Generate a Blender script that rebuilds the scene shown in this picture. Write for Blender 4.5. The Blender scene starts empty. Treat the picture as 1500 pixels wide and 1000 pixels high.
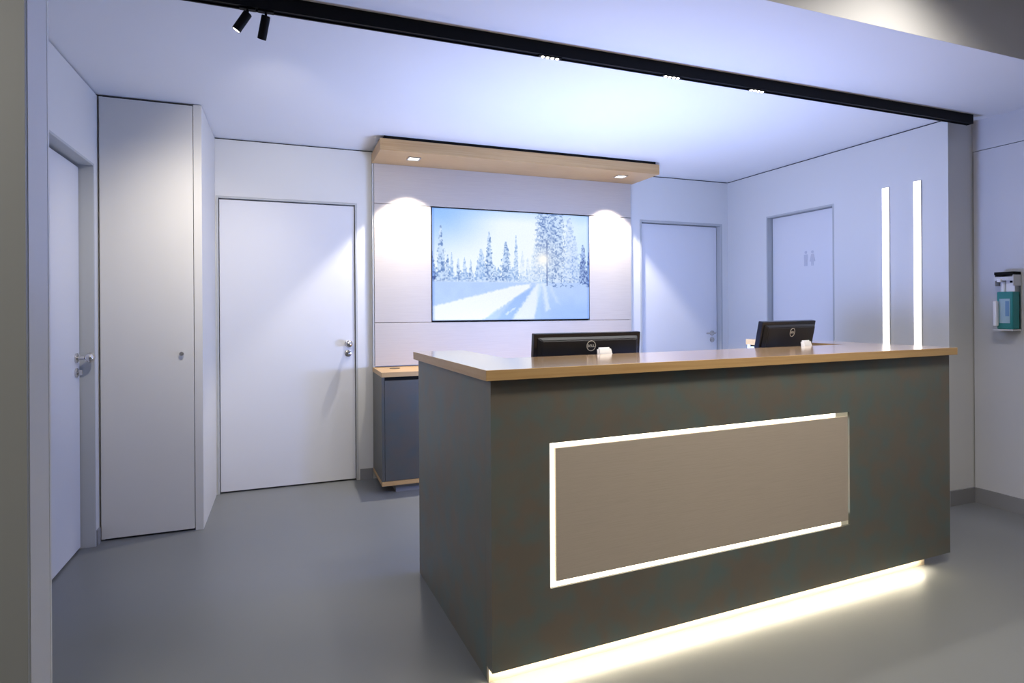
import bpy, bmesh, math, random
import numpy as np
from mathutils import Vector, Matrix
PI = math.pi
C = bpy.context.scene.collection
SC = bpy.context.scene

# ------------------------------------------------------------ camera, world, lights, exposure
TH, ROLL, FPX, Y0, EYE = 0.3644, 0.006, 868.57, 454.04, 1.36
cam_d = bpy.data.cameras.new('camera'); cam = bpy.data.objects.new('camera', cam_d); C.objects.link(cam)
cam_d.sensor_fit = 'HORIZONTAL'; cam_d.sensor_width = 36.0
cam_d.lens = FPX / 1500 * 36.0
cam_d.shift_y = -(500 - Y0) / 1500
cam_d.clip_start = 0.05; cam_d.clip_end = 60
fwd = Vector((math.sin(TH), math.cos(TH), 0)); rgt0 = Vector((math.cos(TH), -math.sin(TH), 0)); up0 = Vector((0, 0, 1))
rgt = rgt0 * math.cos(ROLL) - up0 * math.sin(ROLL)
up = rgt0 * math.sin(ROLL) + up0 * math.cos(ROLL)
m = Matrix((rgt, up, -fwd)).transposed().to_4x4(); m.translation = Vector((0, 0, EYE))
cam.matrix_world = m
SC.camera = cam

w = bpy.data.worlds.new('world'); SC.world = w; w.use_nodes = True
w.node_tree.nodes['Background'].inputs[0].default_value = (0.5, 0.55, 0.65, 1)
w.node_tree.nodes['Background'].inputs[1].default_value = 0.1

def area(name, loc, aim, sx, sy, power, col, spread=180):
    l = bpy.data.lights.new(name, 'AREA'); l.shape = 'RECTANGLE'; l.size = sx; l.size_y = sy
    l.energy = power; l.color = col; l.spread = math.radians(spread)
    o = bpy.data.objects.new(name, l); C.objects.link(o); o.location = loc
    o.rotation_euler = (Vector(aim) - Vector(loc)).to_track_quat('-Z', 'Y').to_euler()
    return o
def spot(name, loc, aim, power, col, angle, blend=0.5, r=0.02):
    l = bpy.data.lights.new(name, 'SPOT'); l.energy = power; l.color = col
    l.spot_size = math.radians(angle); l.spot_blend = blend; l.shadow_soft_size = r
    o = bpy.data.objects.new(name, l); C.objects.link(o); o.location = loc
    o.rotation_euler = (Vector(aim) - Vector(loc)).to_track_quat('-Z', 'Y').to_euler()
    return o
WARM = (1.0, 0.86, 0.70); NEUT = (1.0, 0.95, 0.88); COOL = (0.50, 0.62, 1.0)
# added cool fill without a fixture, hidden low behind the counter
area('cool_fill_area', (2.0, 3.15, 0.95), (2.0, 4.1, 2.65), 1.3, 0.35, 54, (0.47, 0.60, 1.0))
# added soft area fills under the hall ceiling, unseen behind and beside the camera
area('hall_fill', (-1.5, 0.7, 3.02), (-1.1, 0.9, 0), 2.0, 1.4, 62, NEUT)
l_ = bpy.data.lights.new('cool_fill_point', 'POINT'); l_.energy = 66; l_.color = (0.22, 0.35, 1.0); l_.shadow_soft_size = 0.14  # added blue point fill, no fixture, for the ceiling and side walls
o_ = bpy.data.objects.new('cool_fill_point', l_); C.objects.link(o_); o_.location = (2.1, 3.05, 0.97)
area('hall_fill', (2.9, 0.2, 3.02), (2.9, 0.2, 0), 1.6, 1.0, 5, NEUT)
area('hall_fill', (1.9, 1.2, 3.03), (1.9, 1.95, 0.6), 2.2, 0.25, 24, (1.0, 0.92, 0.80), 100)  # added strip fill aimed at the desk front
spot('fascia_downlight', (2.60, 1.45, 3.05), (2.62, 1.93, 0.5), 75, NEUT, 140, 0.9, 0.08)
# spots shining out of the fittings that are built below
spot('canopy_spot', (0.94, 4.60, 2.545), (0.94, 4.66, 0), 175, (1.0, 0.93, 0.83), 90, 0.32, 0.03)
spot('canopy_spot', (2.80, 4.60, 2.545), (2.80, 4.66, 0), 175, (1.0, 0.93, 0.83), 90, 0.32, 0.03)
spot('track_spot', (-0.20, 2.67, 2.49), (-0.56, 4.16, 1.52), 66, (1.0, 0.92, 0.80), 66, 0.9, 0.02)
spot('track_spot', (-0.10, 2.73, 2.49), (0.1, 4.9, 1.7), 60, (1.0, 0.92, 0.80), 78, 0.9, 0.02)
for mx in (1.215, 1.925, 2.50):
    area('track_module_lamp', (mx, 2.643, 2.586), (mx, 2.60, 0), 0.09, 0.012, 4.0, NEUT, 110)

SC.view_settings.view_transform = 'Standard'; SC.view_settings.look = 'None'
SC.view_settings.exposure = 0.0; SC.view_settings.gamma = 1.0
SC.view_settings.use_curve_mapping = False

# ------------------------------------------------------------ materials
def s2l(c):
    c = np.asarray(c, float) / 255.0
    return tuple(np.where(c <= 0.04045, c / 12.92, ((c + 0.055) / 1.055) ** 2.4))
MT = {}
def mat(name, col, rough=0.5, metal=0.0, spec=0.5, emit=None, estr=0.0, noise=None, bump=None):
    """noise=(scale_vec, amount, col2); bump=(scale_vec, strength)"""
    mm = bpy.data.materials.new(name); mm.use_nodes = True
    nt = mm.node_tree; b = nt.nodes['Principled BSDF']
    b.inputs['Base Color'].default_value = (*col, 1); b.inputs['Roughness'].default_value = rough
    b.inputs['Metallic'].default_value = metal; b.inputs['Specular IOR Level'].default_value = spec
    if emit:
        b.inputs['Emission Color'].default_value = (*emit, 1); b.inputs['Emission Strength'].default_value = estr
    def coord(scale):
        tc = nt.nodes.new('ShaderNodeTexCoord'); mp = nt.nodes.new('ShaderNodeMapping')
        mp.inputs['Scale'].default_value = scale; nt.links.new(tc.outputs['Object'], mp.inputs['Vector']); return mp
    if noise:
        for k, (sc, amt, c2, det) in enumerate(noise):
            mp = coord(sc); n = nt.nodes.new('ShaderNodeTexNoise'); n.inputs['Scale'].default_value = 1.0; n.inputs['Detail'].default_value = det
            nt.links.new(mp.outputs[0], n.inputs['Vector'])
            r = nt.nodes.new('ShaderNodeMapRange'); r.inputs[1].default_value = 0.42; r.inputs[2].default_value = 0.7
            r.inputs[3].default_value = 0; r.inputs[4].default_value = amt
            nt.links.new(n.outputs['Fac'], r.inputs[0])
            mx = nt.nodes.new('ShaderNodeMix'); mx.data_type = 'RGBA'
            nt.links.new(r.outputs[0], mx.inputs['Factor'])
            src = b.inputs['Base Color'].links[0].from_socket if b.inputs['Base Color'].links else None
            if src: nt.links.new(src, mx.inputs['A'])
            else: mx.inputs['A'].default_value = (*col, 1)
            mx.inputs['B'].default_value = (*c2, 1)
            nt.links.new(mx.outputs['Result'], b.inputs['Base Color'])
    if bump:
        mp = coord(bump[0]); n = nt.nodes.new('ShaderNodeTexNoise'); n.inputs['Scale'].default_value = 1.0; n.inputs['Detail'].default_value = 3
        nt.links.new(mp.outputs[0], n.inputs['Vector'])
        bp = nt.nodes.new('ShaderNodeBump'); bp.inputs['Strength'].default_value = bump[1]; bp.inputs['Distance'].default_value = 0.002
        nt.links.new(n.outputs['Fac'], bp.inputs['Height']); nt.links.new(bp.outputs[0], b.inputs['Normal'])
    MT[name] = mm; return mm
def coat(name, wt, rough, ior=1.5):
    b = MT[name].node_tree.nodes['Principled BSDF']; b.inputs['Coat Weight'].default_value = wt; b.inputs['Coat Roughness'].default_value = rough; b.inputs['Coat IOR'].default_value = ior
mat('floor_vinyl', (0.175, 0.182, 0.182), 0.34, spec=0.45, noise=[((3, 3, 3), 0.25, (0.16, 0.166, 0.166), 3)])
mat('ceiling_paint', (0.74, 0.74, 0.745), 0.55, spec=0.3, noise=[((1.5, 1.5, 1.5), 0.2, (0.70, 0.70, 0.71), 2)])
mat('wall_paint', (0.66, 0.655, 0.63), 0.5, spec=0.35, bump=((60, 60, 60), 0.05))
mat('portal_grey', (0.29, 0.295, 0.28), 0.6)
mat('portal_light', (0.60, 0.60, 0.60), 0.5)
mat('fascia_paint', (0.60, 0.59, 0.575), 0.6)
mat('cladding_white', (0.60, 0.60, 0.61), 0.42, spec=0.4)
mat('door_white', (0.67, 0.67, 0.68), 0.42, spec=0.4, bump=((40, 40, 4), 0.04))
mat('cabinet_white', (0.65, 0.635, 0.595), 0.45, bump=((40, 40, 4), 0.04))
mat('frame_grey', (0.44, 0.45, 0.44), 0.45)
mat('gap_dark', (0.012, 0.012, 0.011), 0.9, spec=0.1)
mat('gap_soft', (0.06, 0.06, 0.058), 0.9, spec=0.1)
mat('skirting_grey', (0.25, 0.25, 0.255), 0.5)
mat('steel', (0.62, 0.60, 0.57), 0.22, metal=1.0)
mat('steel_brushed', (0.5, 0.5, 0.5), 0.35, metal=1.0, bump=((5, 5, 200), 0.1))
mat('black_metal', (0.004, 0.004, 0.0045), 0.5, spec=0.12)
mat('oak', (0.50, 0.315, 0.135), 0.36, spec=0.45,
    noise=[((1.6, 1.6, 60), 0.75, (0.41, 0.235, 0.09), 5), ((5, 90, 180), 0.4, (0.56, 0.37, 0.18), 3)])
mat('oak_top', (0.60, 0.40, 0.22), 0.15, spec=0.6,
    noise=[((1.6, 45, 20), 0.7, (0.46, 0.26, 0.11), 5), ((5, 120, 60), 0.4, (0.62, 0.41, 0.22), 3)])
coat('oak_top', 1.0, 0.17, 2.4)
mat('patina', (0.145, 0.125, 0.097), 0.42, spec=0.45,
    noise=[((3.2, 3.2, 3.2), 0.5, (0.11, 0.155, 0.14), 6), ((7, 7, 7), 0.35, (0.18, 0.14, 0.105), 5), ((11, 11, 11), 0.5, (0.075, 0.155, 0.165), 8)],
    bump=((25, 25, 25), 0.12))
mat('patina_dark', (0.095, 0.085, 0.072), 0.42, spec=0.4, noise=[((6, 6, 6), 0.5, (0.06, 0.085, 0.085), 5), ((10, 10, 10), 0.3, (0.05, 0.085, 0.10), 8)])
mat('beige_panel', (0.50, 0.45, 0.395), 0.55, noise=[((6, 6, 420), 0.5, (0.43, 0.375, 0.33), 3)], bump=((8, 8, 400), 0.18))
mat('inlay_panel', (0.47, 0.40, 0.32), 0.5, noise=[((6, 6, 380), 0.5, (0.40, 0.335, 0.265), 3)], bump=((8, 8, 380), 0.2))
mat('inner_white', (0.7, 0.7, 0.7), 0.3)
mat('led_warm', (0.8, 0.8, 0.75), 0.4, emit=(1.0, 0.90, 0.70), estr=3.6)
mat('led_plinth', (0.8, 0.8, 0.75), 0.4, emit=(1.0, 0.88, 0.66), estr=58)
mat('led_end_glow', (0.6, 0.57, 0.45), 0.4, emit=(1.0, 0.9, 0.65), estr=0.25)  # faint glow put into the unlit strip ends
mat('led_bar', (0.8, 0.8, 0.75), 0.4, emit=(1.0, 0.92, 0.84), estr=2.4)
mat('lens_glow', (0.9, 0.9, 0.85), 0.3, emit=(1.0, 0.94, 0.84), estr=4)
mat('lens_small', (0.9, 0.9, 0.85), 0.3, emit=(1.0, 0.94, 0.85), estr=5)
mat('plastic_black', (0.008, 0.008, 0.009), 0.42, spec=0.3)
mat('plastic_gloss', (0.008, 0.008, 0.010), 0.25, spec=0.4)
mat('plastic_white', (0.82, 0.82, 0.84), 0.35)
mat('logo_silver', (0.62, 0.58, 0.50), 0.4, metal=0.6)
mat('pictogram', (0.50, 0.51, 0.55), 0.5)
mat('teal', (0.012, 0.22, 0.22), 0.3, spec=0.5)
mat('label_print', (0.36, 0.52, 0.60), 0.5)
mat('label_blue', (0.15, 0.30, 0.50), 0.5)
mat('grommet', (0.10, 0.07, 0.03), 0.5)
mat('plinth_board', (0.50, 0.42, 0.32), 0.5)

# ------------------------------------------------------------ builders
class Frame:
    """a thing: an Empty at its base; children meshes are given in the thing's own frame coordinates"""
    def __init__(s, name, origin, yaw=0.0, label=None, cat=None, group=None, kind=None, world=None):
        s.o = Vector(origin); e = bpy.data.objects.new(name, None); C.objects.link(e); s.e = e
        e.empty_display_size = 0.1
        R = Matrix.Rotation(yaw, 3, 'Z'); s.yaw = yaw
        e.location = (R @ s.o) if world is None else world
        e.rotation_euler = (0, 0, yaw)
        tag(e, label, cat, group, kind)
def tag(o, label=None, cat=None, group=None, kind=None):
    if label: o['label'] = label
    if cat: o['category'] = cat
    if group: o['group'] = group
    if kind: o['kind'] = kind
def bm_box(bm, b, bevel=0.0):
    x0, x1, y0, y1, z0, z1 = b
    r = bmesh.ops.create_cube(bm, size=1.0)
    bmesh.ops.scale(bm, vec=(x1 - x0, y1 - y0, z1 - z0), verts=r['verts'])
    bmesh.ops.translate(bm, vec=((x0 + x1) / 2, (y0 + y1) / 2, (z0 + z1) / 2), verts=r['verts'])
    if bevel:
        es = list({e for v in r['verts'] for e in v.link_edges})
        bmesh.ops.bevel(bm, geom=es, offset=bevel, segments=2, profile=0.5, affect='EDGES')
def bm_cyl(bm, p0, p1, r0, r1=None, seg=24):
    r1 = r0 if r1 is None else r1
    p0 = Vector(p0); p1 = Vector(p1); d = p1 - p0
    r = bmesh.ops.create_cone(bm, cap_ends=True, segments=seg, radius1=r0, radius2=r1, depth=d.length)
    M = Matrix.Translation((p0 + p1) / 2) @ d.to_track_quat('Z', 'Y').to_matrix().to_4x4()
    bmesh.ops.transform(bm, matrix=M, verts=r['verts'])
def bm_lathe(bm, p0, axis, prof, seg=28):
    """prof: list of (distance along axis, radius)"""
    q = Vector(axis).normalized().to_track_quat('Z', 'Y').to_matrix(); p0 = Vector(p0); rings = []
    for (h, r) in prof:
        rings.append([bm.verts.new(p0 + q @ Vector((max(r, 1e-5) * math.cos(a), max(r, 1e-5) * math.sin(a), h))) for a in [2 * PI * k / seg for k in range(seg)]])
    for A, B in zip(rings, rings[1:]):
        for k in range(seg): bm.faces.new((A[k], A[(k + 1) % seg], B[(k + 1) % seg], B[k]))
    bm.faces.new(rings[0][::-1]); bm.faces.new(rings[-1])
def bm_prism(bm, pts, z0, z1):
    """outline in xy extruded in z"""
    a = [bm.verts.new((x, y, z0)) for x, y in pts]; b = [bm.verts.new((x, y, z1)) for x, y in pts]
    n = len(pts); bm.faces.new(a[::-1]); bm.faces.new(b)
    for k in range(n): bm.faces.new((a[k], a[(k + 1) % n], b[(k + 1) % n], b[k]))
def link(name, bm, mt, parent=None, smooth=False, off=None):
    if isinstance(parent, Frame): off = parent.o; pe = parent.e
    else: pe = parent
    if off is not None: bmesh.ops.translate(bm, vec=-Vector(off), verts=bm.verts)
    bmesh.ops.recalc_face_normals(bm, faces=bm.faces)
    me = bpy.data.meshes.new(name); bm.to_mesh(me); bm.free()
    if smooth:
        me.polygons.foreach_set('use_smooth', [True] * len(me.polygons))
        try: me.set_sharp_from_angle(angle=math.radians(35))
        except Exception: pass
    me.materials.append(MT[mt])
    o = bpy.data.objects.new(name, me); C.objects.link(o)
    if pe is not None: o.parent = pe
    return o
def box(name, b, mt, parent=None, bevel=0.0, off=None):
    bm = bmesh.new(); bm_box(bm, b, bevel); return link(name, bm, mt, parent, off=off)
def boxes(name, bs, mt, parent=None, bevel=0.0, off=None):
    bm = bmesh.new()
    for b in bs: bm_box(bm, b, bevel)
    return link(name, bm, mt, parent, off=off)
def sub(name, bm, mt, parent_obj, smooth=False, off=(0, 0, 0)):
    return link(name, bm, mt, parent_obj, smooth, off)
def struct(o, label=None): o['kind'] = 'structure'; return o

# ------------------------------------------------------------ measures
B, R_, L_, L2, K, W_ = 4.903, 4.248, -1.042, -1.111, 4.161, 4.501
CE = 2.658; CH = 3.06
DT = 2.226
# ------------------------------------------------------------ setting
struct(box('floor', (-3.2, 4.9, -3.2, 5.4, -0.1, 0.0), 'floor_vinyl'))
struct(box('ceiling', (-3.2, 4.9, 1.95, 5.4, CE, CE + 0.38), 'ceiling_paint'))
struct(box('ceiling_upper', (-3.2, 4.9, -3.2, 1.9487, CH, CH + 0.1), 'fascia_paint'))
struct(box('wall_fascia', (-3.2, 4.9, 1.9488, 1.9499, CE + 0.0002, CH + 0.1), 'fascia_paint'))
G = 0.010   # shadow gap under the ceiling
# back wall with two door openings
D1 = (-0.482, 0.540); D2 = (3.194, 4.175)
struct(boxes('wall_back', [(-1.4, D1[0], B, B + 0.2, 0, CE - G), (D1[1], D2[0], B, B + 0.2, 0, CE - G), (D2[1], R_ + 0.1, B, B + 0.2, 0, CE - G),
    (D1[0], D1[1], B, B + 0.2, DT, CE - G), (D2[0], D2[1], B, B + 0.2, DT, CE - G)], 'wall_paint'))
struct(boxes('trim_1', [(-0.486, R_, B + 0.012, B + 0.19, CE - G, CE)], 'gap_soft'))
# right wall (jutting) with door opening
D3 = (3.639, 4.378); RE = 2.731
struct(boxes('wall_right', [(R_, R_ + 0.4, D3[1], B + 0.2, 0, CE - G), (R_, R_ + 0.4, RE, D3[0], 0, CE - G), (R_, R_ + 0.4, D3[0], D3[1], DT, CE - G),
    (R_ + 0.12, R_ + 0.4, D3[0], D3[1], 0, DT)], 'wall_paint'))
struct(boxes('trim_2', [(R_ + 0.012, R_ + 0.4, RE + 0.012, B, CE - G, CE)], 'gap_soft'))
# far right hall wall, clad with a big flush board under a joint
struct(box('wall_hall_right', (W_ + 0.012, W_ + 0.3, -3.2, RE + 0.02, 0, CH + 0.1), 'gap_dark'))
struct(boxes('trim_3', [(W_, W_ + 0.012, -3.2, RE - 0.006, 0.0, 2.4425)], 'cladding_white'))
struct(boxes('trim_4', [(W_, W_ + 0.012, -3.2, RE - 0.001, 2.4475, CH)], 'cladding_white'))
# left wall with door opening
DL = (3.08, 4.085)
struct(boxes('wall_left', [(L_ - 0.25, L_, DL[1], 5.1, 0, CE - G), (L_ - 0.25, L_, 2.475, DL[0], 0, CE - G), (L_ - 0.25, L_, DL[0], DL[1], DT, CE - G),
    (L_ - 0.25, L_ - 0.13, DL[0], DL[1], 0, DT)], 'wall_paint'))
struct(boxes('trim_5', [(L_ - 0.25, L_ - 0.012, 2.475, K, CE - G, CE)], 'gap_soft'))
# left portal: a light reveal facing the desk, a grey front towards the camera
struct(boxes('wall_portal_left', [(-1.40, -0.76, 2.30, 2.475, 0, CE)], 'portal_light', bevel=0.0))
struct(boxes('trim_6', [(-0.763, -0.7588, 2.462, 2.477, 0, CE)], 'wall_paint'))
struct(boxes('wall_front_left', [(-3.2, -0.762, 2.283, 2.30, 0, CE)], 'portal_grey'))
# the hall behind the camera
struct(box('wall_hall_left', (-3.3, -3.2, -3.2, 2.3, 0, CH + 0.1), 'wall_paint'))
struct(box('wall_hall_back', (-3.3, 4.9, -3.3, -3.2, 0, CH + 0.1), 'wall_paint'))
# skirtings
struct(box('baseboard_back', (D1[1] + 0.012, 0.652, B - 0.012, B, 0, 0.088), 'skirting_grey'))
struct(box('baseboard_back_right', (3.062, D2[0] - 0.01, B - 0.012, B, 0, 0.088), 'skirting_grey'))
struct(box('baseboard_left', (L_, L_ + 0.010, DL[1] + 0.018, K - 0.008, 0, 0.088), 'skirting_grey'))
struct(boxes('baseboard_right', [(R_ - 0.012, R_, RE, D3[0] - 0.01, 0, 0.105), (R_ - 0.012, W_, RE - 0.012, RE, 0, 0.105)], 'skirting_grey'))
struct(box('baseboard_hall_right', (W_ - 0.012, W_, -3.1, RE - 0.012, 0, 0.105), 'skirting_grey'))

# ------------------------------------------------------------ doors
# door in the back wall, left
f = Frame('door_1', (0.03, B, 0), kind='structure')
fr = boxes('door_frame', [(D1[0], D1[0] + 0.016, B - 0.004, B + 0.10, 0, DT), (D1[1] - 0.016, D1[1], B - 0.004, B + 0.10, 0, DT), (D1[0] + 0.016, D1[1] - 0.016, B - 0.004, B + 0.10, DT - 0.016, DT)], 'frame_grey', f, bevel=0.0015)
box('door_leaf', (D1[0] + 0.021, D1[1] - 0.021, B + 0.014, B + 0.055, 0.012, DT - 0.024), 'door_white', f, bevel=0.0015)
box('door_shadow_gap', (D1[0] + 0.016, D1[1] - 0.016, B + 0.06, B + 0.09, 0.0, DT - 0.016), 'gap_dark', f)
def knob(f, x, y, z, ax, name='door_knob', reach=0.062, lever=None):
    a = Vector(ax); bm = bmesh.new()
    bm_lathe(bm, (x, y, z), a, [(0, 0.0275), (0.008, 0.0275), (0.010, 0.024), (0.010, 0.0115), (0.042, 0.0115), (0.046, 0.016), (0.054, 0.025), (0.066, 0.0295), (0.078, 0.0275), (0.087, 0.019), (0.091, 0.008), (0.0915, 0.0)] if lever is None else
        [(0, 0.026), (0.007, 0.026), (0.009, 0.023), (0.009, 0.010), (0.05, 0.010), (0.054, 0.006)])
    if lever is not None:
        e = Vector((x, y, z)) + a * 0.046
        bm_cyl(bm, e, e + Vector(lever), 0.009, 0.008)
    return link(name, bm, 'steel', f, True)
def rose(f, x, y, z, ax):
    bm = bmesh.new(); a = Vector(ax)
    bm_lathe(bm, (x, y, z), a, [(0, 0.0265), (0.007, 0.0265), (0.010, 0.022), (0.010, 0.010), (0.014, 0.009), (0.016, 0.0)])
    return link('key_rose', bm, 'steel', f, True)
knob(f, 0.466, B + 0.014, 1.100, (0, -1, 0)); rose(f, 0.466, B + 0.014, 1.022, (0, -1, 0))
# door in the back wall, right
f = Frame('door_2', (3.68, B, 0), kind='structure')
boxes('door_frame', [(D2[0], D2[0] + 0.02, B - 0.004, B + 0.12, 0, DT), (D2[1] - 0.02, D2[1], B - 0.004, B + 0.12, 0, DT), (D2[0] + 0.02, D2[1] - 0.02, B - 0.004, B + 0.12, DT - 0.02, DT)], 'frame_grey', f, bevel=0.0015)
box('door_leaf', (D2[0] + 0.024, D2[1] - 0.026, B + 0.055, B + 0.095, 0.012, DT - 0.027), 'door_white', f, bevel=0.0015)
box('door_shadow_gap', (D2[0] + 0.02, D2[1] - 0.02, B + 0.10, B + 0.118, 0, DT - 0.02), 'gap_dark', f)
knob(f, 4.085, B + 0.055, 1.112, (0, -1, 0), name='door_handle', lever=(-0.10, 0, 0)); rose(f, 4.085, B + 0.055, 1.045, (0, -1, 0))
# door in the right wall with the pictograms
f = Frame('door_3', (R_, 4.0, 0), kind='structure')
boxes('door_frame', [(R_ - 0.003, R_ + 0.11, D3[0], D3[0] + 0.014, 0, DT), (R_ - 0.003, R_ + 0.11, D3[1] - 0.014, D3[1], 0, DT), (R_ - 0.003, R_ + 0.11, D3[0] + 0.014, D3[1] - 0.014, DT - 0.014, DT)], 'frame_grey', f, bevel=0.0015)
lf = box('door_leaf', (R_ + 0.055, R_ + 0.09, D3[0] + 0.017, D3[1] - 0.022, 0.012, DT - 0.019), 'door_white', f, bevel=0.0015)
box('door_shadow_gap', (R_ + 0.092, R_ + 0.108, D3[0] + 0.014, D3[1] - 0.014, 0, DT - 0.014), 'gap_dark', f)
PX = R_ + 0.0545   # pictograms: man and woman side by side
for nm, yc in (('man_pictogram', 3.975), ('woman_pictogram', 3.905)):
    bm = bmesh.new(); x0, x1 = PX - 0.0015, PX + 0.001; zc = 1.80
    bm_cyl(bm, (x0, yc, zc + 0.054), (x1, yc, zc + 0.054), 0.013, seg=20)
    if nm[0] == 'm':
        bm_box(bm, (x0, x1, yc - 0.020, yc + 0.020, zc - 0.010, zc + 0.036))
        bm_box(bm, (x0, x1, yc - 0.018, yc - 0.002, zc - 0.066, zc - 0.010)); bm_box(bm, (x0, x1, yc + 0.002, yc + 0.018, zc - 0.066, zc - 0.010))
    else:
        pts = [(yc - 0.012, zc + 0.036), (yc + 0.012, zc + 0.036), (yc + 0.030, zc - 0.030), (yc - 0.030, zc - 0.030)]
        a = [bm.verts.new((x0, y, z)) for y, z in pts]; b = [bm.verts.new((x1, y, z)) for y, z in pts]
        bm.faces.new(a); bm.faces.new(b[::-1])
        for k in range(4): bm.faces.new((a[k], a[(k + 1) % 4], b[(k + 1) % 4], b[k]))
        bm_box(bm, (x0, x1, yc - 0.012, yc - 0.003, zc - 0.066, zc - 0.030)); bm_box(bm, (x0, x1, yc + 0.003, yc + 0.012, zc - 0.066, zc - 0.030))
    link(nm, bm, 'pictogram', f)
# door in the left wall
f = Frame('door_4', (L_, 3.6, 0), kind='structure')
boxes('door_frame', [(L2 - 0.03, L_ + 0.003, DL[0], DL[0] + 0.02, 0, DT), (L2 - 0.03, L_ + 0.003, DL[1] - 0.004, DL[1] + 0.012, 0, DT), (L2 - 0.03, L_ + 0.003, DL[0] + 0.02, DL[1] - 0.004, DT - 0.014, DT)], 'frame_grey', f, bevel=0.0015)
box('door_leaf', (L2 - 0.04, L2, DL[0] + 0.024, DL[1] - 0.010, 0.012, DT - 0.03), 'door_white', f, bevel=0.0015)
box('door_shadow_gap', (L2 - 0.062, L2 - 0.045, DL[0], DL[1], 0, DT), 'gap_dark', f)
knob(f, L2, 4.012, 1.103, (1, 0, 0)); rose(f, L2, 4.012, 1.020, (1, 0, 0))
bm = bmesh.new(); bm_box(bm, (L2 + 0.012, L2 + 0.032, 4.008, 4.016, 1.006, 1.034), 0.002); link('thumb_turn', bm, 'steel', f)

# ------------------------------------------------------------ tall cabinet in the left corner
f = Frame('tall_cabinet', (-0.76, 4.5, 0), label='tall white built-in cabinet standing in the left corner with one narrow door', cat='cabinet')
X0, X1 = L_ + 0.004, -0.488
boxes('cabinet_body', [(X1 - 0.045, X1, K, B - 0.002, 0.0, CE - 0.006), (X0, X0 + 0.02, K + 0.02, B - 0.002, 0, CE - 0.006), (X0, X1 - 0.045, K + 0.05, K + 0.07, 0, CE - 0.006),
    (X0 + 0.02, X1 - 0.045, K + 0.07, B - 0.002, CE - 0.03, CE - 0.006)], 'cabinet_white', f)
box('cabinet_recess', (X0 + 0.001, X1 - 0.046, K + 0.03, K + 0.05, 0, CE - 0.002), 'gap_dark', f)
dl = box('cabinet_door', (X0 + 0.008, X1 - 0.049, K, K + 0.022, 0.012, CE - 0.014), 'cabinet_white', f, bevel=0.001)
bm = bmesh.new(); bm_lathe(bm, (-0.601, K, 1.103), (0, -1, 0), [(0, 0.008), (0.012, 0.007), (0.016, 0.012), (0.026, 0.0135), (0.030, 0.011), (0.031, 0)])
bmesh.ops.translate(bm, vec=-f.o, verts=bm.verts)
kb = link('cabinet_knob', bm, 'steel', None, True); kb.parent = dl

# ------------------------------------------------------------ wall panelling behind the desk, screen, canopy, low cabinet
YP = B - 0.055
PL, PR = 0.668, 3.058
SX0, SX1, SZ0, SZ1 = 1.136, 2.612, 1.272, 2.222
f = Frame('wall_panelling', (1.86, B, 0.92), label='beige textured wall panelling around the winter forest screen', cat='wall panel')
box('panel_backing', (PL + 0.003, PR - 0.003, YP + 0.03, B - 0.002, 0.915, 2.547), 'gap_dark', f)
for b_ in ((PL, PR, YP, YP + 0.03, 2.2285, 2.5475), (PL, SX0 - 0.004, YP, YP + 0.03, 1.2655, 2.2245),
           (SX1 + 0.004, PR, YP, YP + 0.03, 1.2655, 2.2245), (PL, PR, YP, YP + 0.03, 0.915, 1.2615)):
    box('panel', b_, 'beige_panel', f, bevel=0.0012)
box('panel_edge', (PL - 0.014, PL - 0.002, YP + 0.006, B - 0.002, 0.906, 2.547), 'frame_grey', f)
box('panel_edge', (PR + 0.002, PR + 0.012, YP + 0.006, B - 0.002, 0.906, 2.547), 'frame_grey', f)

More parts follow.
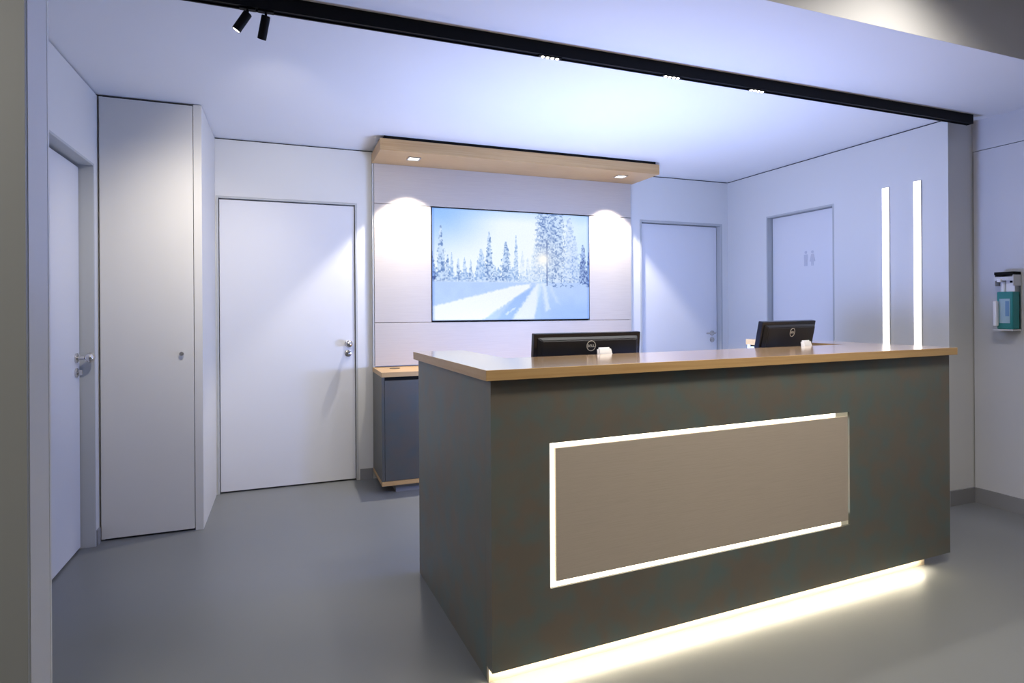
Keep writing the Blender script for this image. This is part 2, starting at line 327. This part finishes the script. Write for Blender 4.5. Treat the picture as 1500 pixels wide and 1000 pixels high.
# the screen: housing + flat picture (vertex colours on a dense grid)
f = Frame('wall_screen', ((SX0 + SX1) / 2, YP, SZ0), label='large flush wall screen showing a snowy forest in low sun', cat='screen')
box('screen_housing', (SX0, SX1, YP - 0.004, YP + 0.028, SZ0, SZ1), 'plastic_black', f, bevel=0.001)
NX, NZ = 440, 284
def picture():
    rng = np.random.default_rng(7)
    u = np.linspace(0, 1, NX)[None, :].repeat(NZ, 0); v = np.linspace(0, 1, NZ)[:, None].repeat(NX, 1)  # v down
    def sm(a, b, x): t = np.clip((x - a) / (b - a), 0, 1); return t * t * (3 - 2 * t)
    def vnoise(nx, nz, seed):
        r = np.random.default_rng(seed).random((nz + 2, nx + 2)); x = u * nx; z = v * nz
        xi = x.astype(int); zi = z.astype(int); fx = x - xi; fz = z - zi; fx = fx * fx * (3 - 2 * fx); fz = fz * fz * (3 - 2 * fz)
        return (r[zi, xi] * (1 - fx) + r[zi, xi + 1] * fx) * (1 - fz) + (r[zi + 1, xi] * (1 - fx) + r[zi + 1, xi + 1] * fx) * fz
    n1 = vnoise(90, 60, 1); n2 = vnoise(130, 90, 2); n3 = vnoise(24, 16, 3); n4 = vnoise(300, 190, 4)
    img = np.zeros((NZ, NX, 3))
    # sky
    blue = np.array([150, 194, 250.]); white = np.array([240, 250, 255.]); pale = np.array([205, 232, 252.])
    d = np.sqrt((u - 0.0) ** 2 + (v * 0.9) ** 2)
    t = sm(0.0, 0.48, d)[..., None]; sky = blue * (1 - t) + white * t
    t2 = sm(0.75, 1.0, u)[..., None] * 0.8; sky = sky * (1 - t2) + pale * t2
    t3 = (sm(0.12, 0.0, v) * 0.35)[..., None]; sky = sky * (1 - t3) + blue * t3
    img[:] = sky
    # trees
    def tree(cx, top, base, hw, dark, light, dens=1.0, seed=0, power=0.8, floor_w=0.12):
        h = np.clip((v - top) / (base - top), 0, 1)
        rag = 0.55 + 0.75 * vnoise(200, 70, 50 + seed)
        tiers = 0.8 + 0.3 * np.abs(np.sin(h * (base - top) * 60 + seed))
        wdt = hw * (floor_w + (1 - floor_w) * h ** power) * rag * tiers
        a = sm(1.05, 0.80, np.abs(u - cx) / np.maximum(wdt, 1e-4)) * (v > top) * sm(base + 0.015, base - 0.01, v)
        tex = 0.55 * n2 + 0.45 * vnoise(70, 60, 80 + seed)
        tex = sm(0.18, 0.74, tex + 0.08 * (1 - h))[..., None]; tex = 0.24 + 0.76 * tex
        col = np.array(dark, float) * (1 - tex) + np.array(light, float) * tex
        a = (a * dens)[..., None]; img[:] = img * (1 - a) + col * a
    LT = (205, 226, 252); DK = (62, 100, 170); MD = (110, 150, 212); PD = (160, 192, 238)
    k = 0
    for x in np.linspace(0.0, 1.0, 46):      # low distant row
        k += 1; tree(x + rng.uniform(-.008, .008), rng.uniform(0.50, 0.60), 0.655, rng.uniform(.012, .022), (95, 138, 205), (196, 220, 250), 0.85, 100 + k)
    for cx, top, hw, dk, lt, dn in [(0.0, .38, .022, (30, 45, 100), (150, 180, 230), 1), (.05, .155, .036, DK, LT, .95), (.09, .41, .024, DK, LT, .95), (.113, .39, .020, MD, LT, .9),
            (.153, .44, .018, DK, LT, .9), (.19, .43, .022, MD, LT, .9), (.227, .45, .018, DK, LT, .9), (.29, .35, .044, MD, LT, .95), (.34, .19, .036, DK, LT, .95), (.375, .50, .022, DK, LT, .9),
            (.445, .275, .046, DK, LT, .95), (.51, .215, .021, MD, LT, .9), (.55, .36, .024, PD, (225, 238, 254), .6), (.585, .42, .026, PD, (225, 238, 254), .6), (.47, .50, .03, MD, LT, .8),
            (.63, .30, .045, PD, (222, 238, 254), .75)]:
        k += 1; tree(cx, top, .655, hw, dk, lt, dn, k)
    tree(.70, -.25, .62, .075, (120, 160, 220), (228, 240, 255), .55, 31, .5)
    tree(.655, .02, .60, .040, (110, 150, 215), (225, 238, 255), .7, 41, .9)
    tree(.725, -.55, .42, .088, (60, 92, 165), LT, .95, 32, .3, .6)
    tree(.745, -.4, .62, .045, (75, 108, 178), LT, .85, 42, .3, .6)
    tree(.785, -.10, .70, .056, (62, 96, 168), LT, .95, 33, .4, .45)
    tree(.865, .02, .70, .062, (128, 162, 224), (215, 232, 254), .85, 34, .55)
    tree(.90, .20, .70, .050, (110, 146, 215), (205, 225, 252), .8, 35, .6)
    tree(.958, .28, .67, .036, (45, 72, 145), (170, 196, 240), .97, 36, .6)
    tree(1.0, .35, .69, .030, (30, 52, 120), (150, 180, 230), .95, 37)
    tree(.62, .52, .70, .034, (135, 170, 225), (215, 232, 252), .9, 38, .6)
    tree(.78, .56, .71, .035, (70, 104, 175), (210, 228, 252), .9, 39)
    tree(.87, .58, .71, .050, (85, 120, 190), (215, 232, 252), .9, 40)
    a = (sm(.006, .003, np.abs(u - .712)) * (v > .25) * (v < .685))[..., None] * .8; img[:] = img * (1 - a) + np.array([80, 105, 165]) * a
    # ground
    g = sm(.648, .658, v)[..., None]
    g = np.where((v[..., None] < .70) & (img.sum(2, keepdims=True) < 560) & (u[..., None] > .59), 0, g)
    sn = np.array([180, 206, 252.]) * (1 - (n3 * .25)[..., None]) + np.array([205, 230, 255.]) * (n3 * .25)[..., None]
    dk_ = (sm(.5, .85, u) * sm(.72, .95, v))[..., None] * .5; sn = sn * (1 - dk_) + np.array([146, 184, 252.]) * dk_
    img[:] = img * (1 - g) + sn * g
    def poly(pts, col, amt, soft=.012):
        pts = np.array(pts); ins = np.full(u.shape, 9.)
        for (x0, y0), (x1, y1) in zip(pts, np.roll(pts, -1, 0)):
            ex, ey = x1 - x0, y1 - y0; L = math.hypot(ex, ey); ins = np.minimum(ins, ((u - x0) * ey - (v - y0) * ex) / L * -1)
        a = (sm(-soft, soft, ins + .012 * (n1 - .5)) * amt)[..., None]; img[:] = img * (1 - a) + np.array(col, float) * a
    poly([(.0, .875), (.50, .685), (.60, .665), (.60, .70), (.28, 1.02), (.0, 1.02)], (246, 251, 255), .92)
    poly([(.58, .66), (.645, .66), (.64, .72), (.50, 1.02), (.26, 1.02), (.50, .80)], (158, 192, 248), .9)
    poly([(.645, .66), (.68, .66), (.62, 1.02), (.47, 1.02)], (240, 248, 255), .85)
    poly([(.675, .66), (.70, .66), (.73, .90), (.70, .93)], (232, 244, 255), .65)
    poly([(.655, .66), (.675, .66), (.665, 1.02), (.635, 1.02)], (178, 212, 250), .5)
    poly([(.72, .68), (.74, .68), (.80, .86), (.77, .84)], (225, 240, 255), .35)
    poly([(.44, .945), (.505, .88), (.51, .89), (.45, .955)], (240, 250, 255), .6, .006)
    a = (sm(.02, .0, np.abs(v - .645)) * (u < .56) * .5)[..., None]; img[:] = img * (1 - a) + np.array([222, 236, 255]) * a
    # sun low between the trees
    r = np.sqrt(((u - .685) * 1.5) ** 2 + (v - .43) ** 2)
    a = (np.exp(-(r / .05) ** 2) * .8 + np.exp(-(r / .2) ** 2) * .35).clip(0, 1)[..., None]; img[:] = img * (1 - a) + np.array([255, 254, 247]) * a
    e = (sm(.02, 0, u) + sm(.98, 1, u) + sm(.015, 0, v) * .6 + sm(.985, 1, v) * .6).clip(0, 1)[..., None] * .35
    img[:] = img * (1 - e) + np.array([70, 120, 235.]) * e
    img += ((n4 - .5) * 6)[..., None]
    return img.clip(0, 255)
img = picture() / 255.0
lin = np.where(img <= 0.04045, img / 12.92, ((img + 0.055) / 1.055) ** 2.4)
xs = np.linspace(SX0 + 0.004, SX1 - 0.004, NX) - f.o.x; zs = np.linspace(SZ1 - 0.005, SZ0 + 0.005, NZ) - f.o.z
vx, vz = np.meshgrid(xs, zs); co = np.stack([vx, np.full_like(vx, -0.0048), vz], -1).reshape(-1, 3)
idx = np.arange(NX * NZ).reshape(NZ, NX)
quads = np.stack([idx[1:, :-1], idx[1:, 1:], idx[:-1, 1:], idx[:-1, :-1]], -1).reshape(-1, 4)
me = bpy.data.meshes.new('screen_picture'); me.vertices.add(len(co)); me.vertices.foreach_set('co', co.ravel())
me.loops.add(len(quads) * 4); me.loops.foreach_set('vertex_index', quads.ravel())
me.polygons.add(len(quads)); me.polygons.foreach_set('loop_start', np.arange(len(quads)) * 4); me.polygons.foreach_set('loop_total', np.full(len(quads), 4))
me.update(calc_edges=True)
ca = me.color_attributes.new('picture', 'FLOAT_COLOR', 'POINT')
ca.data.foreach_set('color', np.concatenate([lin, np.ones((NZ, NX, 1))], -1).reshape(-1).astype(np.float32))
pm = bpy.data.materials.new('screen_image'); pm.use_nodes = True; nt = pm.node_tree; pb = nt.nodes['Principled BSDF']
an = nt.nodes.new('ShaderNodeAttribute'); an.attribute_name = 'picture'
pb.inputs['Base Color'].default_value = (0.01, 0.01, 0.01, 1); pb.inputs['Roughness'].default_value = 0.25
nt.links.new(an.outputs['Color'], pb.inputs['Emission Color']); pb.inputs['Emission Strength'].default_value = 1.0
me.materials.append(pm)
so = bpy.data.objects.new('screen_picture', me); C.objects.link(so); so.parent = f.e

# oak canopy hanging under the ceiling with two downlights
f = Frame('oak_canopy', (1.87, B, 2.548), label='shallow oak canopy box under the ceiling above the wall screen', cat='canopy')
CX0, CX1, CY = 0.656, 3.085, 4.42
box('canopy_board', (CX0, CX1, CY, B - 0.002, 2.548, 2.634), 'oak', f, bevel=0.001)
box('canopy_spacer', (CX0 + 0.03, CX1 - 0.03, CY + 0.012, B - 0.002, 2.634, CE), 'gap_dark', f)
for cx in (0.94, 2.80):
    h = 0.050; z0 = 2.5425; z1 = 2.548; y0 = 4.60
    bm = bmesh.new()
    for b_ in ((cx - h, cx + h, y0 - h, y0 - h + 0.011, z0, z1), (cx - h, cx + h, y0 + h - 0.011, y0 + h, z0, z1), (cx - h, cx - h + 0.011, y0 - h + 0.011, y0 + h - 0.011, z0, z1), (cx + h - 0.011, cx + h, y0 - h + 0.011, y0 + h - 0.011, z0, z1)):
        bm_box(bm, b_)
    fr = link('downlight', bm, 'steel_brushed', f)
    bm = bmesh.new(); bm_box(bm, (cx - h + 0.011, cx + h - 0.011, y0 - h + 0.011, y0 + h - 0.011, z1 - 0.001, z1 + 0.0002)); bmesh.ops.translate(bm, vec=-f.o, verts=bm.verts)
    g = link('downlight_lens', bm, 'lens_glow', None); g.parent = fr

# low floating cabinet below the panelling
f = Frame('low_cabinet', (1.86, 4.66, 0), label='low dark patina cabinet with thin oak top below the wall panelling', cat='cabinet')
Q0, Q1, QY = 0.655, 3.055, 4.42
box('cabinet_top', (Q0, Q1, QY, B - 0.002, 0.870, 0.905), 'oak', f, bevel=0.001)
box('cabinet_body', (Q0 + 0.004, Q1 - 0.004, QY + 0.03, B - 0.014, 0.098, 0.8695), 'patina_dark', f)
box('cabinet_side', (Q0 + 0.001, Q0 + 0.022, QY + 0.004, B - 0.014, 0.098, 0.8695), 'patina_dark', f)
box('handle_gap', (Q0 + 0.023, Q1 - 0.004, QY + 0.024, QY + 0.03, 0.80, 0.8695), 'gap_dark', f)
for k in range(4):
    a0 = Q0 + 0.024 + k * (Q1 - Q0 - 0.028) / 4; a1 = Q0 + 0.024 + (k + 1) * (Q1 - Q0 - 0.028) / 4 - 0.004
    box('cabinet_door', (a0, a1, QY + 0.004, QY + 0.0225, 0.100, 0.842), 'patina_dark', f, bevel=0.001)
box('cabinet_bottom', (Q0, Q1, QY, B - 0.014, 0.066, 0.0975), 'oak', f, bevel=0.001)
box('cabinet_plinth', (0.765, 2.95, 4.475, B - 0.014, 0.0, 0.066), 'skirting_grey', f)
bm = bmesh.new(); bm_cyl(bm, (0.80, 4.70, 0.9052), (0.80, 4.70, 0.9085), 0.04, seg=32); link('cable_grommet', bm, 'grommet', f)

# ------------------------------------------------------------ reception desk (own yaw)
DY = 0.0416
DR = Matrix.Rotation(DY, 3, 'Z')
f = Frame('reception_desk', (2.08, 2.5, 0), DY, label='big dark patina reception desk with oak counter and lit front frame', cat='reception desk')
S, E_, F, YB = 0.769, 3.394, 1.988, 3.024
T1, T0 = 1.147, 1.1085; BZ = 0.053
RX0, RX1, RZ0, RZ1 = 1.005, 2.625, 0.3145, 0.8595
# front slab built around the lit frame opening
boxes('front_panel', [(S, RX0, F, F + 0.06, BZ, T0), (RX1, E_, F, F + 0.06, BZ, T0), (RX0, RX1, F, F + 0.06, RZ1, T0), (RX0, RX1, F, F + 0.06, BZ, RZ0)], 'patina', f)
box('side_panel', (S, S + 0.04, F + 0.0605, YB, 0.0, T0), 'patina', f)
box('side_panel', (E_ - 0.04, E_, F + 0.0605, YB + 0.155, BZ, T0), 'patina', f)
for xx, ye in (((S + 0.0405, S + 0.05), YB - 0.001), ((E_ - 0.05, E_ - 0.0405), YB + 0.15)):
    box('inner_lining', (xx[0], xx[1], F + 0.09, ye, BZ, T0), 'inner_white', f)
box('end_panel', (S + 0.05, S + 0.265, YB - 0.03, YB, 0.0, T0), 'patina', f)
box('end_panel', (E_ - 0.233, E_ - 0.05, YB + 0.125, YB + 0.150, BZ, T0), 'inner_white', f)
box('end_panel', (E_ - 0.233, E_ - 0.05, YB + 0.1505, YB + 0.158, BZ, T0), 'patina', f)
box('wing_panel', (E_ - 0.233, E_ - 0.218, F + 0.45, YB + 0.120, 0.745, T0 - 0.012), 'inner_white', f)
box('shadow_joint', (E_ - 0.231, E_ - 0.220, F + 0.45, YB + 0.120, T0 - 0.0118, T0 - 0.0002), 'gap_dark', f)
box('inner_panel', (S + 0.0505, E_ - 0.0505, F + 0.0605, F + 0.085, BZ + 0.021, T0), 'inner_white', f)
# raised inlay with the glowing channel
WCH = 0.024
box('inlay_panel', (RX0 + WCH, RX1 - WCH * 0.62, F - 0.002, F + 0.05, RZ0 + WCH, RZ1 - WCH * 0.85), 'inlay_panel', f, bevel=0.001)
yl = F + 0.010
box('light_strip', (RX0, RX1 - 0.085, yl, yl + 0.02, RZ1 - WCH * 0.85, RZ1), 'led_warm', f)
box('light_strip', (RX0, RX0 + WCH, yl, yl + 0.02, RZ0, RZ1 - WCH * 0.85), 'led_warm', f)
box('light_strip', (RX0 + WCH, RX1 - 0.05, yl, yl + 0.02, RZ0, RZ0 + WCH), 'led_warm', f)
o = box('light_strip', (RX1 - WCH * 0.62, RX1, yl, yl + 0.02, RZ0 + 0.055, RZ1 - 0.03), 'led_bar', f)
boxes('strip_end', [(RX1 - 0.085, RX1 - WCH * 0.62, yl, yl + 0.02, RZ1 - WCH * 0.85, RZ1), (RX1 - WCH * 0.62, RX1, yl, yl + 0.02, RZ1 - 0.03, RZ1)], 'led_end_glow', f)
boxes('strip_end', [(RX1 - WCH * 0.62, RX1, yl, yl + 0.02, RZ0, RZ0 + 0.055), (RX1 - 0.05, RX1 - WCH * 0.62, yl, yl + 0.02, RZ0, RZ0 + WCH)], 'led_end_glow', f)
# plinth and light under the slab
box('plinth', (S + 0.001, 3.24, F + 0.038, F + 0.059, 0.0, BZ - 0.0005), 'plinth_board', f)
box('plinth_light', (S + 0.006, 3.20, F + 0.010, F + 0.020, BZ - 0.006, BZ - 0.0005), 'led_plinth', f)
# U-shaped oak counter
bm = bmesh.new(); a, b_, c_, d_ = S - 0.026, E_ + 0.030, F - 0.025, YB + 0.006
YR = 3.185
ia, ib, ic = 1.012, E_ - 0.235, 2.43
pts = [(a, c_), (b_, c_), (b_, YR), (ib, YR), (ib, ic), (ia, ic), (ia, d_), (a, d_)]
bm_prism(bm, pts, T0, T1); bmesh.ops.bevel(bm, geom=list(bm.edges), offset=0.001, segments=1, affect='EDGES')
o = link('counter', bm, 'oak', f)
o.data.materials.append(MT['oak_top'])
for p in o.data.polygons:
    if p.normal.z > 0.9: p.material_index = 1
box('worktop', (S + 0.0505, E_ - 0.0505, F + 0.0855, F + 0.82, 0.715, 0.740), 'oak_top', f, bevel=0.001)

# monitors -----------------------------------------------------------------
def monitor(pos, yaw, tilt, label, wdt=0.56):
    """pos = world centre of the foot on the worktop; back of the screen faces local -Y"""
    f = Frame('computer_monitor', (0, 0, 0), yaw, label=label, cat='monitor', group='black monitors behind the counter', world=pos)
    hh = 0.345; zc = MON_TOP - 0.5 * hh * math.cos(tilt)
    Rt = Matrix.Rotation(tilt, 4, 'X'); M = Matrix.Translation((0, 0.0, zc)) @ Rt
    def mk(name, bm, mt, par=None, smooth=False):
        bmesh.ops.transform(bm, matrix=M, verts=bm.verts)
        o = link(name, bm, mt, None if par else f, smooth)
        if par: o.parent = par
        return o
    bm = bmesh.new(); bm_box(bm, (-wdt / 2, wdt / 2, 0.0, 0.030, -hh / 2, hh / 2), 0.004)
    shell = mk('monitor_frame', bm, 'plastic_gloss')
    bm = bmesh.new()   # raised tapered back cover
    w2, h2 = wdt / 2 - 0.016, hh / 2 - 0.016
    r = bmesh.ops.create_cube(bm, size=1.0)
    for v_ in r['verts']:
        back = v_.co.y < 0
        v_.co = Vector((math.copysign(w2 - (0.02 if back else 0), v_.co.x), -0.020 if back else 0.0, math.copysign(h2 - (0.016 if back else 0), v_.co.z)))
    bmesh.ops.bevel(bm, geom=list(bm.edges), offset=0.004, segments=2, affect='EDGES')
    cov = mk('back_cover', bm, 'plastic_black', shell)
    bm = bmesh.new(); bm_box(bm, (-wdt / 2 + 0.018, wdt / 2 - 0.018, 0.0295, 0.031, -hh / 2 + 0.02, hh / 2 - 0.018)); mk('display', bm, 'plastic_gloss', shell)
    # round emblem: a ring with four letters, the second one tilted
    bm = bmesh.new(); zl = hh / 2 - 0.062; Rr = 0.026; n = 40; y0, y1 = -0.0222, -0.0198
    def ring(r, y): return [bm.verts.new((r * math.cos(2 * PI * k / n), y, zl + r * math.sin(2 * PI * k / n))) for k in range(n)]
    ra, rb, rc, rd = ring(Rr, y0), ring(Rr - 0.0032, y0), ring(Rr, y1), ring(Rr - 0.0032, y1)
    for k in range(n):
        j = (k + 1) % n; bm.faces.new((ra[k], ra[j], rb[j], rb[k])); bm.faces.new((ra[k], ra[j], rc[j], rc[k])); bm.faces.new((rb[k], rb[j], rd[j], rd[k]))
    lh = 0.0125; lw = 0.0085; st = 0.0024
    def stroke(cx, x0, x1, z0, z1, rot=0.0):
        q = bmesh.new(); bm_box(q, (x0, x1, y0, y1, z0, z1)); 
        bmesh.ops.transform(q, matrix=Matrix.Translation((cx, 0, zl)) @ Matrix.Rotation(rot, 4, 'Y'), verts=q.verts)
        mt_ = bpy.data.meshes.new('t'); q.to_mesh(mt_); q.free(); bm.from_mesh(mt_); bpy.data.meshes.remove(mt_)
    a_, b2 = -lw / 2, lw / 2; h_ = lh / 2
    def D(c): 
        stroke(c, a_, a_ + st, -h_, h_); stroke(c, b2 - st, b2, -h_ + st * .8, h_ - st * .8)
        stroke(c, a_ + st, b2 - st * .6, h_ - st, h_); stroke(c, a_ + st, b2 - st * .6, -h_, -h_ + st)
    def Eg(c, r): 
        stroke(c, a_, a_ + st, -h_, h_, r); [stroke(c, a_ + st, b2, z, z + st * .8, r) for z in (-h_, -st * .4, h_ - st * .8)]
    def Lg(c): stroke(c, a_, a_ + st, -h_, h_); stroke(c, a_ + st, b2, -h_, -h_ + st)
    D(-0.0160); Eg(-0.0050, 0.55); Lg(0.0060); Lg(0.0158)
    mk('logo', bm, 'logo_silver', cov)
    # neck and foot stand upright
    bm = bmesh.new(); bm_box(bm, (-0.035, 0.035, -0.045, -0.012, 0.012, zc - 0.02), 0.006); bm_box(bm, (-0.045, 0.045, -0.036, -0.004, zc - 0.09, zc - 0.02), 0.006)
    link('stand_neck', bm, 'plastic_black', f)
    bm = bmesh.new(); bm_box(bm, (-0.12, 0.12, -0.055, 0.14, 0.0, 0.014), 0.005); link('stand_foot', bm, 'plastic_black', f)
    return f
MON_TOP = 1.246 - 0.7402
p1 = DR @ Vector((1.508, 2.555, 0.7402)); monitor(p1, DY, math.radians(5), 'black monitor seen from behind at the counter in front of the wall screen', 0.605)
MON_TOP = 1.285 - 0.7402
p2 = DR @ Vector((2.862, 2.575, 0.7402)); monitor(p2, DY + math.radians(12), math.radians(11), 'black monitor turned aside behind the counter before the pictogram door', 0.565)
# white card readers standing just behind the counter edge
def card_reader(pos, yaw, label):
    f = Frame('card_reader', (0, 0, 0), yaw, label=label, cat='card reader', group='white card readers behind the counter', world=pos)
    z = pos[2]; H_ = 1.178 - z
    bm = bmesh.new(); bm_cyl(bm, (0, 0.0, 0.0), (0, 0.0, 0.008), 0.035, seg=32); bm_cyl(bm, (0, 0.0, 0.008), (0, 0.0, H_ - 0.085), 0.010, seg=16); link('reader_stand', bm, 'steel_brushed', f, True)
    bm = bmesh.new(); r = bmesh.ops.create_cube(bm, size=1.0)
    for v_ in r['verts']:
        t_ = v_.co.z > 0
        v_.co = Vector((v_.co.x * (0.074 if t_ else 0.100) + (-0.006 if t_ else 0), v_.co.y * 0.022, v_.co.z * 0.10))
    bmesh.ops.bevel(bm, geom=[e for e in bm.edges], offset=0.008, segments=4, affect='EDGES')
    bmesh.ops.transform(bm, matrix=Matrix.Translation((0, 0, H_ - 0.050)) @ Matrix.Rotation(math.radians(-10), 4, 'X'), verts=bm.verts)
    link('reader_body', bm, 'plastic_white', f, True)
card_reader(DR @ Vector((1.546, 2.452, 0.7402)), DY, 'white card reader peeking over the counter beside the round emblem of the left monitor')
card_reader(DR @ Vector((2.895, 2.452, 0.7402)), DY + 0.1, 'white card reader peeking over the counter before the turned right monitor')

# ------------------------------------------------------------ ceiling track with lamps
TY0, TY1, TZ = 2.622, 2.664, 2.597
f = Frame('lighting_track', (1.6, 2.67, TZ), label='long black lighting track running under the white ceiling', cat='track light')
boxes('track_rail', [(-1.04, 4.33, TY0, TY0 + 0.008, TZ, CE), (-1.04, 4.33, TY1 - 0.008, TY1, TZ, CE), (-1.04, 4.33, TY0 + 0.008, TY1 - 0.008, TZ + 0.006, CE)], 'black_metal', f)
box('track_end_cap', (4.330, 4.334, TY0 - 0.001, TY1 + 0.001, TZ - 0.001, CE), 'black_metal', f)
for k, (mx, lb) in enumerate(((1.215, 'nearest the left'), (1.925, 'in the middle'), (2.50, 'nearest the right'))):
    f = Frame('light_module', (mx, 2.643, TZ), label='four-lens black light module set in the ceiling track, ' + lb, cat='lamp', group='lens modules in the ceiling track')
    box('module_body', (mx - 0.06, mx + 0.06, TY0 + 0.009, TY1 - 0.009, TZ - 0.004, TZ + 0.0055), 'black_metal', f)
    for j in range(4):
        bm = bmesh.new(); cx = mx + (j - 1.5) * 0.026
        bm_lathe(bm, (cx, 2.643, TZ - 0.004), (0, 0, -1), [(0, 0.0088), (0.0025, 0.0085), (0.0045, 0.005), (0.005, 0)], 16)
        link('lens', bm, 'lens_small', f, True)
def spotlight(px, tip, label):
    f = Frame('spotlight', (px, 2.643, TZ), label=label, cat='spotlight', group='cylinder spotlights on the ceiling track')
    top = Vector((px, 2.643, TZ)); tip = Vector(tip); piv = Vector((px, 2.643, TZ - 0.022)); ax = (tip - piv).normalized()
    bm = bmesh.new(); bm_cyl(bm, top + Vector((0, 0, 0.004)), piv, 0.005, seg=12); bm_box(bm, (px - 0.03, px + 0.03, TY0 + 0.010, TY1 - 0.010, TZ - 0.006, TZ + 0.004)); link('swivel_joint', bm, 'black_metal', f, True)
    st = piv - ax * 0.004; L = (tip - st).length
    bm = bmesh.new(); bm_lathe(bm, st, ax, [(0, 0.014), (0.003, 0.0175), (L - 0.001, 0.0175), (L, 0.0165), (L - 0.004, 0.0155), (L - 0.004, 0.0)], 28)
    body = link('lamp_housing', bm, 'black_metal', f, True)
    bm = bmesh.new(); bm_lathe(bm, st + ax * (L - 0.0035), ax, [(0, 0.0153), (0.002, 0.0150), (0.003, 0.012), (0.0035, 0.0)], 24); bmesh.ops.translate(bm, vec=-f.o, verts=bm.verts)
    g = link('lamp_lens', bm, 'lens_small', None, True); g.parent = body
spotlight(-0.139, (-0.183, 2.652, 2.505), 'black cylinder spotlight on the track tilted to the left, lens edge glowing')
spotlight(-0.070, (-0.088, 2.685, 2.497), 'black cylinder spotlight on the track hanging more upright, right of its twin')

# ------------------------------------------------------------ vertical light bars on the right wall
for (ya, yb, zt, lb) in ((3.152, 3.204, 2.268, 'vertical glowing light bar on the right wall, nearer the pictogram door'), (2.912, 2.964, 2.270, 'vertical glowing light bar on the right wall, farther from the pictogram door')):
    f = Frame('wall_light_bar', (R_, (ya + yb) / 2, 0.45), label=lb, cat='wall lamp', group='vertical light bars on the right wall')
    box('bar_housing', (R_ - 0.010, R_ - 0.0005, ya - 0.001, yb + 0.001, 0.45, zt), 'cladding_white', f, bevel=0.001)
    box('bar_diffuser', (R_ - 0.0125, R_ - 0.0102, ya, yb, 0.452, zt - 0.002), 'led_bar', f)

# ------------------------------------------------------------ disinfectant dispenser on the hall wall
f = Frame('disinfectant_dispenser', (W_, 2.50, 1.21), label='wall dispenser with teal disinfectant bottle in a steel bracket on the right wall', cat='dispenser')
YA, YB2 = 2.437, 2.548
XW = W_ - 0.001
box('back_plate', (XW - 0.005, XW, YA, YB2, 1.215, 1.585), 'steel_brushed', f, bevel=0.001)
boxes('bracket', [(XW - 0.085, XW - 0.005, YB2 - 0.004, YB2, 1.50, 1.572), (XW - 0.085, XW - 0.005, YA, YA + 0.004, 1.50, 1.572), (XW - 0.085, XW - 0.081, YA + 0.004, YB2 - 0.004, 1.535, 1.560)], 'cladding_white', f)
box('drip_tray', (XW - 0.092, XW - 0.005, YA, YB2, 1.205, 1.2145), 'cladding_white', f)
box('top_hood', (XW - 0.088, XW - 0.005, YA, YB2, 1.572, 1.592), 'gap_dark', f, bevel=0.002)
bt = box('bottle', (XW - 0.082, XW - 0.010, YA + 0.006, YB2 - 0.012, 1.2155, 1.462), 'teal', f, bevel=0.006)
def subbox(name, b_, mt, par, bev=0.0):
    o = box(name, b_, mt, None, bev, off=f.o); o.parent = par; return o
subbox('bottle_label', (XW - 0.0835, XW - 0.0818, YA + 0.022, YB2 - 0.028, 1.255, 1.415), 'label_print', bt)
subbox('label_band', (XW - 0.0842, XW - 0.0834, YA + 0.026, YA + 0.048, 1.30, 1.40), 'label_blue', bt)
bm = bmesh.new(); bm_cyl(bm, (XW - 0.045, 2.515, 1.462), (XW - 0.045, 2.515, 1.53), 0.017, seg=20); bm_box(bm, (XW - 0.100, XW - 0.03, 2.503, 2.527, 1.525, 1.545), 0.004)
link('pump', bm, 'plastic_white', f, True)
box('inner_plate', (XW - 0.060, XW - 0.056, YA + 0.006, 2.492, 1.462, 1.545), 'plastic_white', f)
box('slot', (XW - 0.0612, XW - 0.0602, YA + 0.014, 2.470, 1.520, 1.534), 'gap_dark', f)
box('elbow_lever', (XW - 0.110, XW - 0.083, YB2 - 0.026, YB2 - 0.004, 1.235, 1.400), 'plastic_white', f, bevel=0.005)
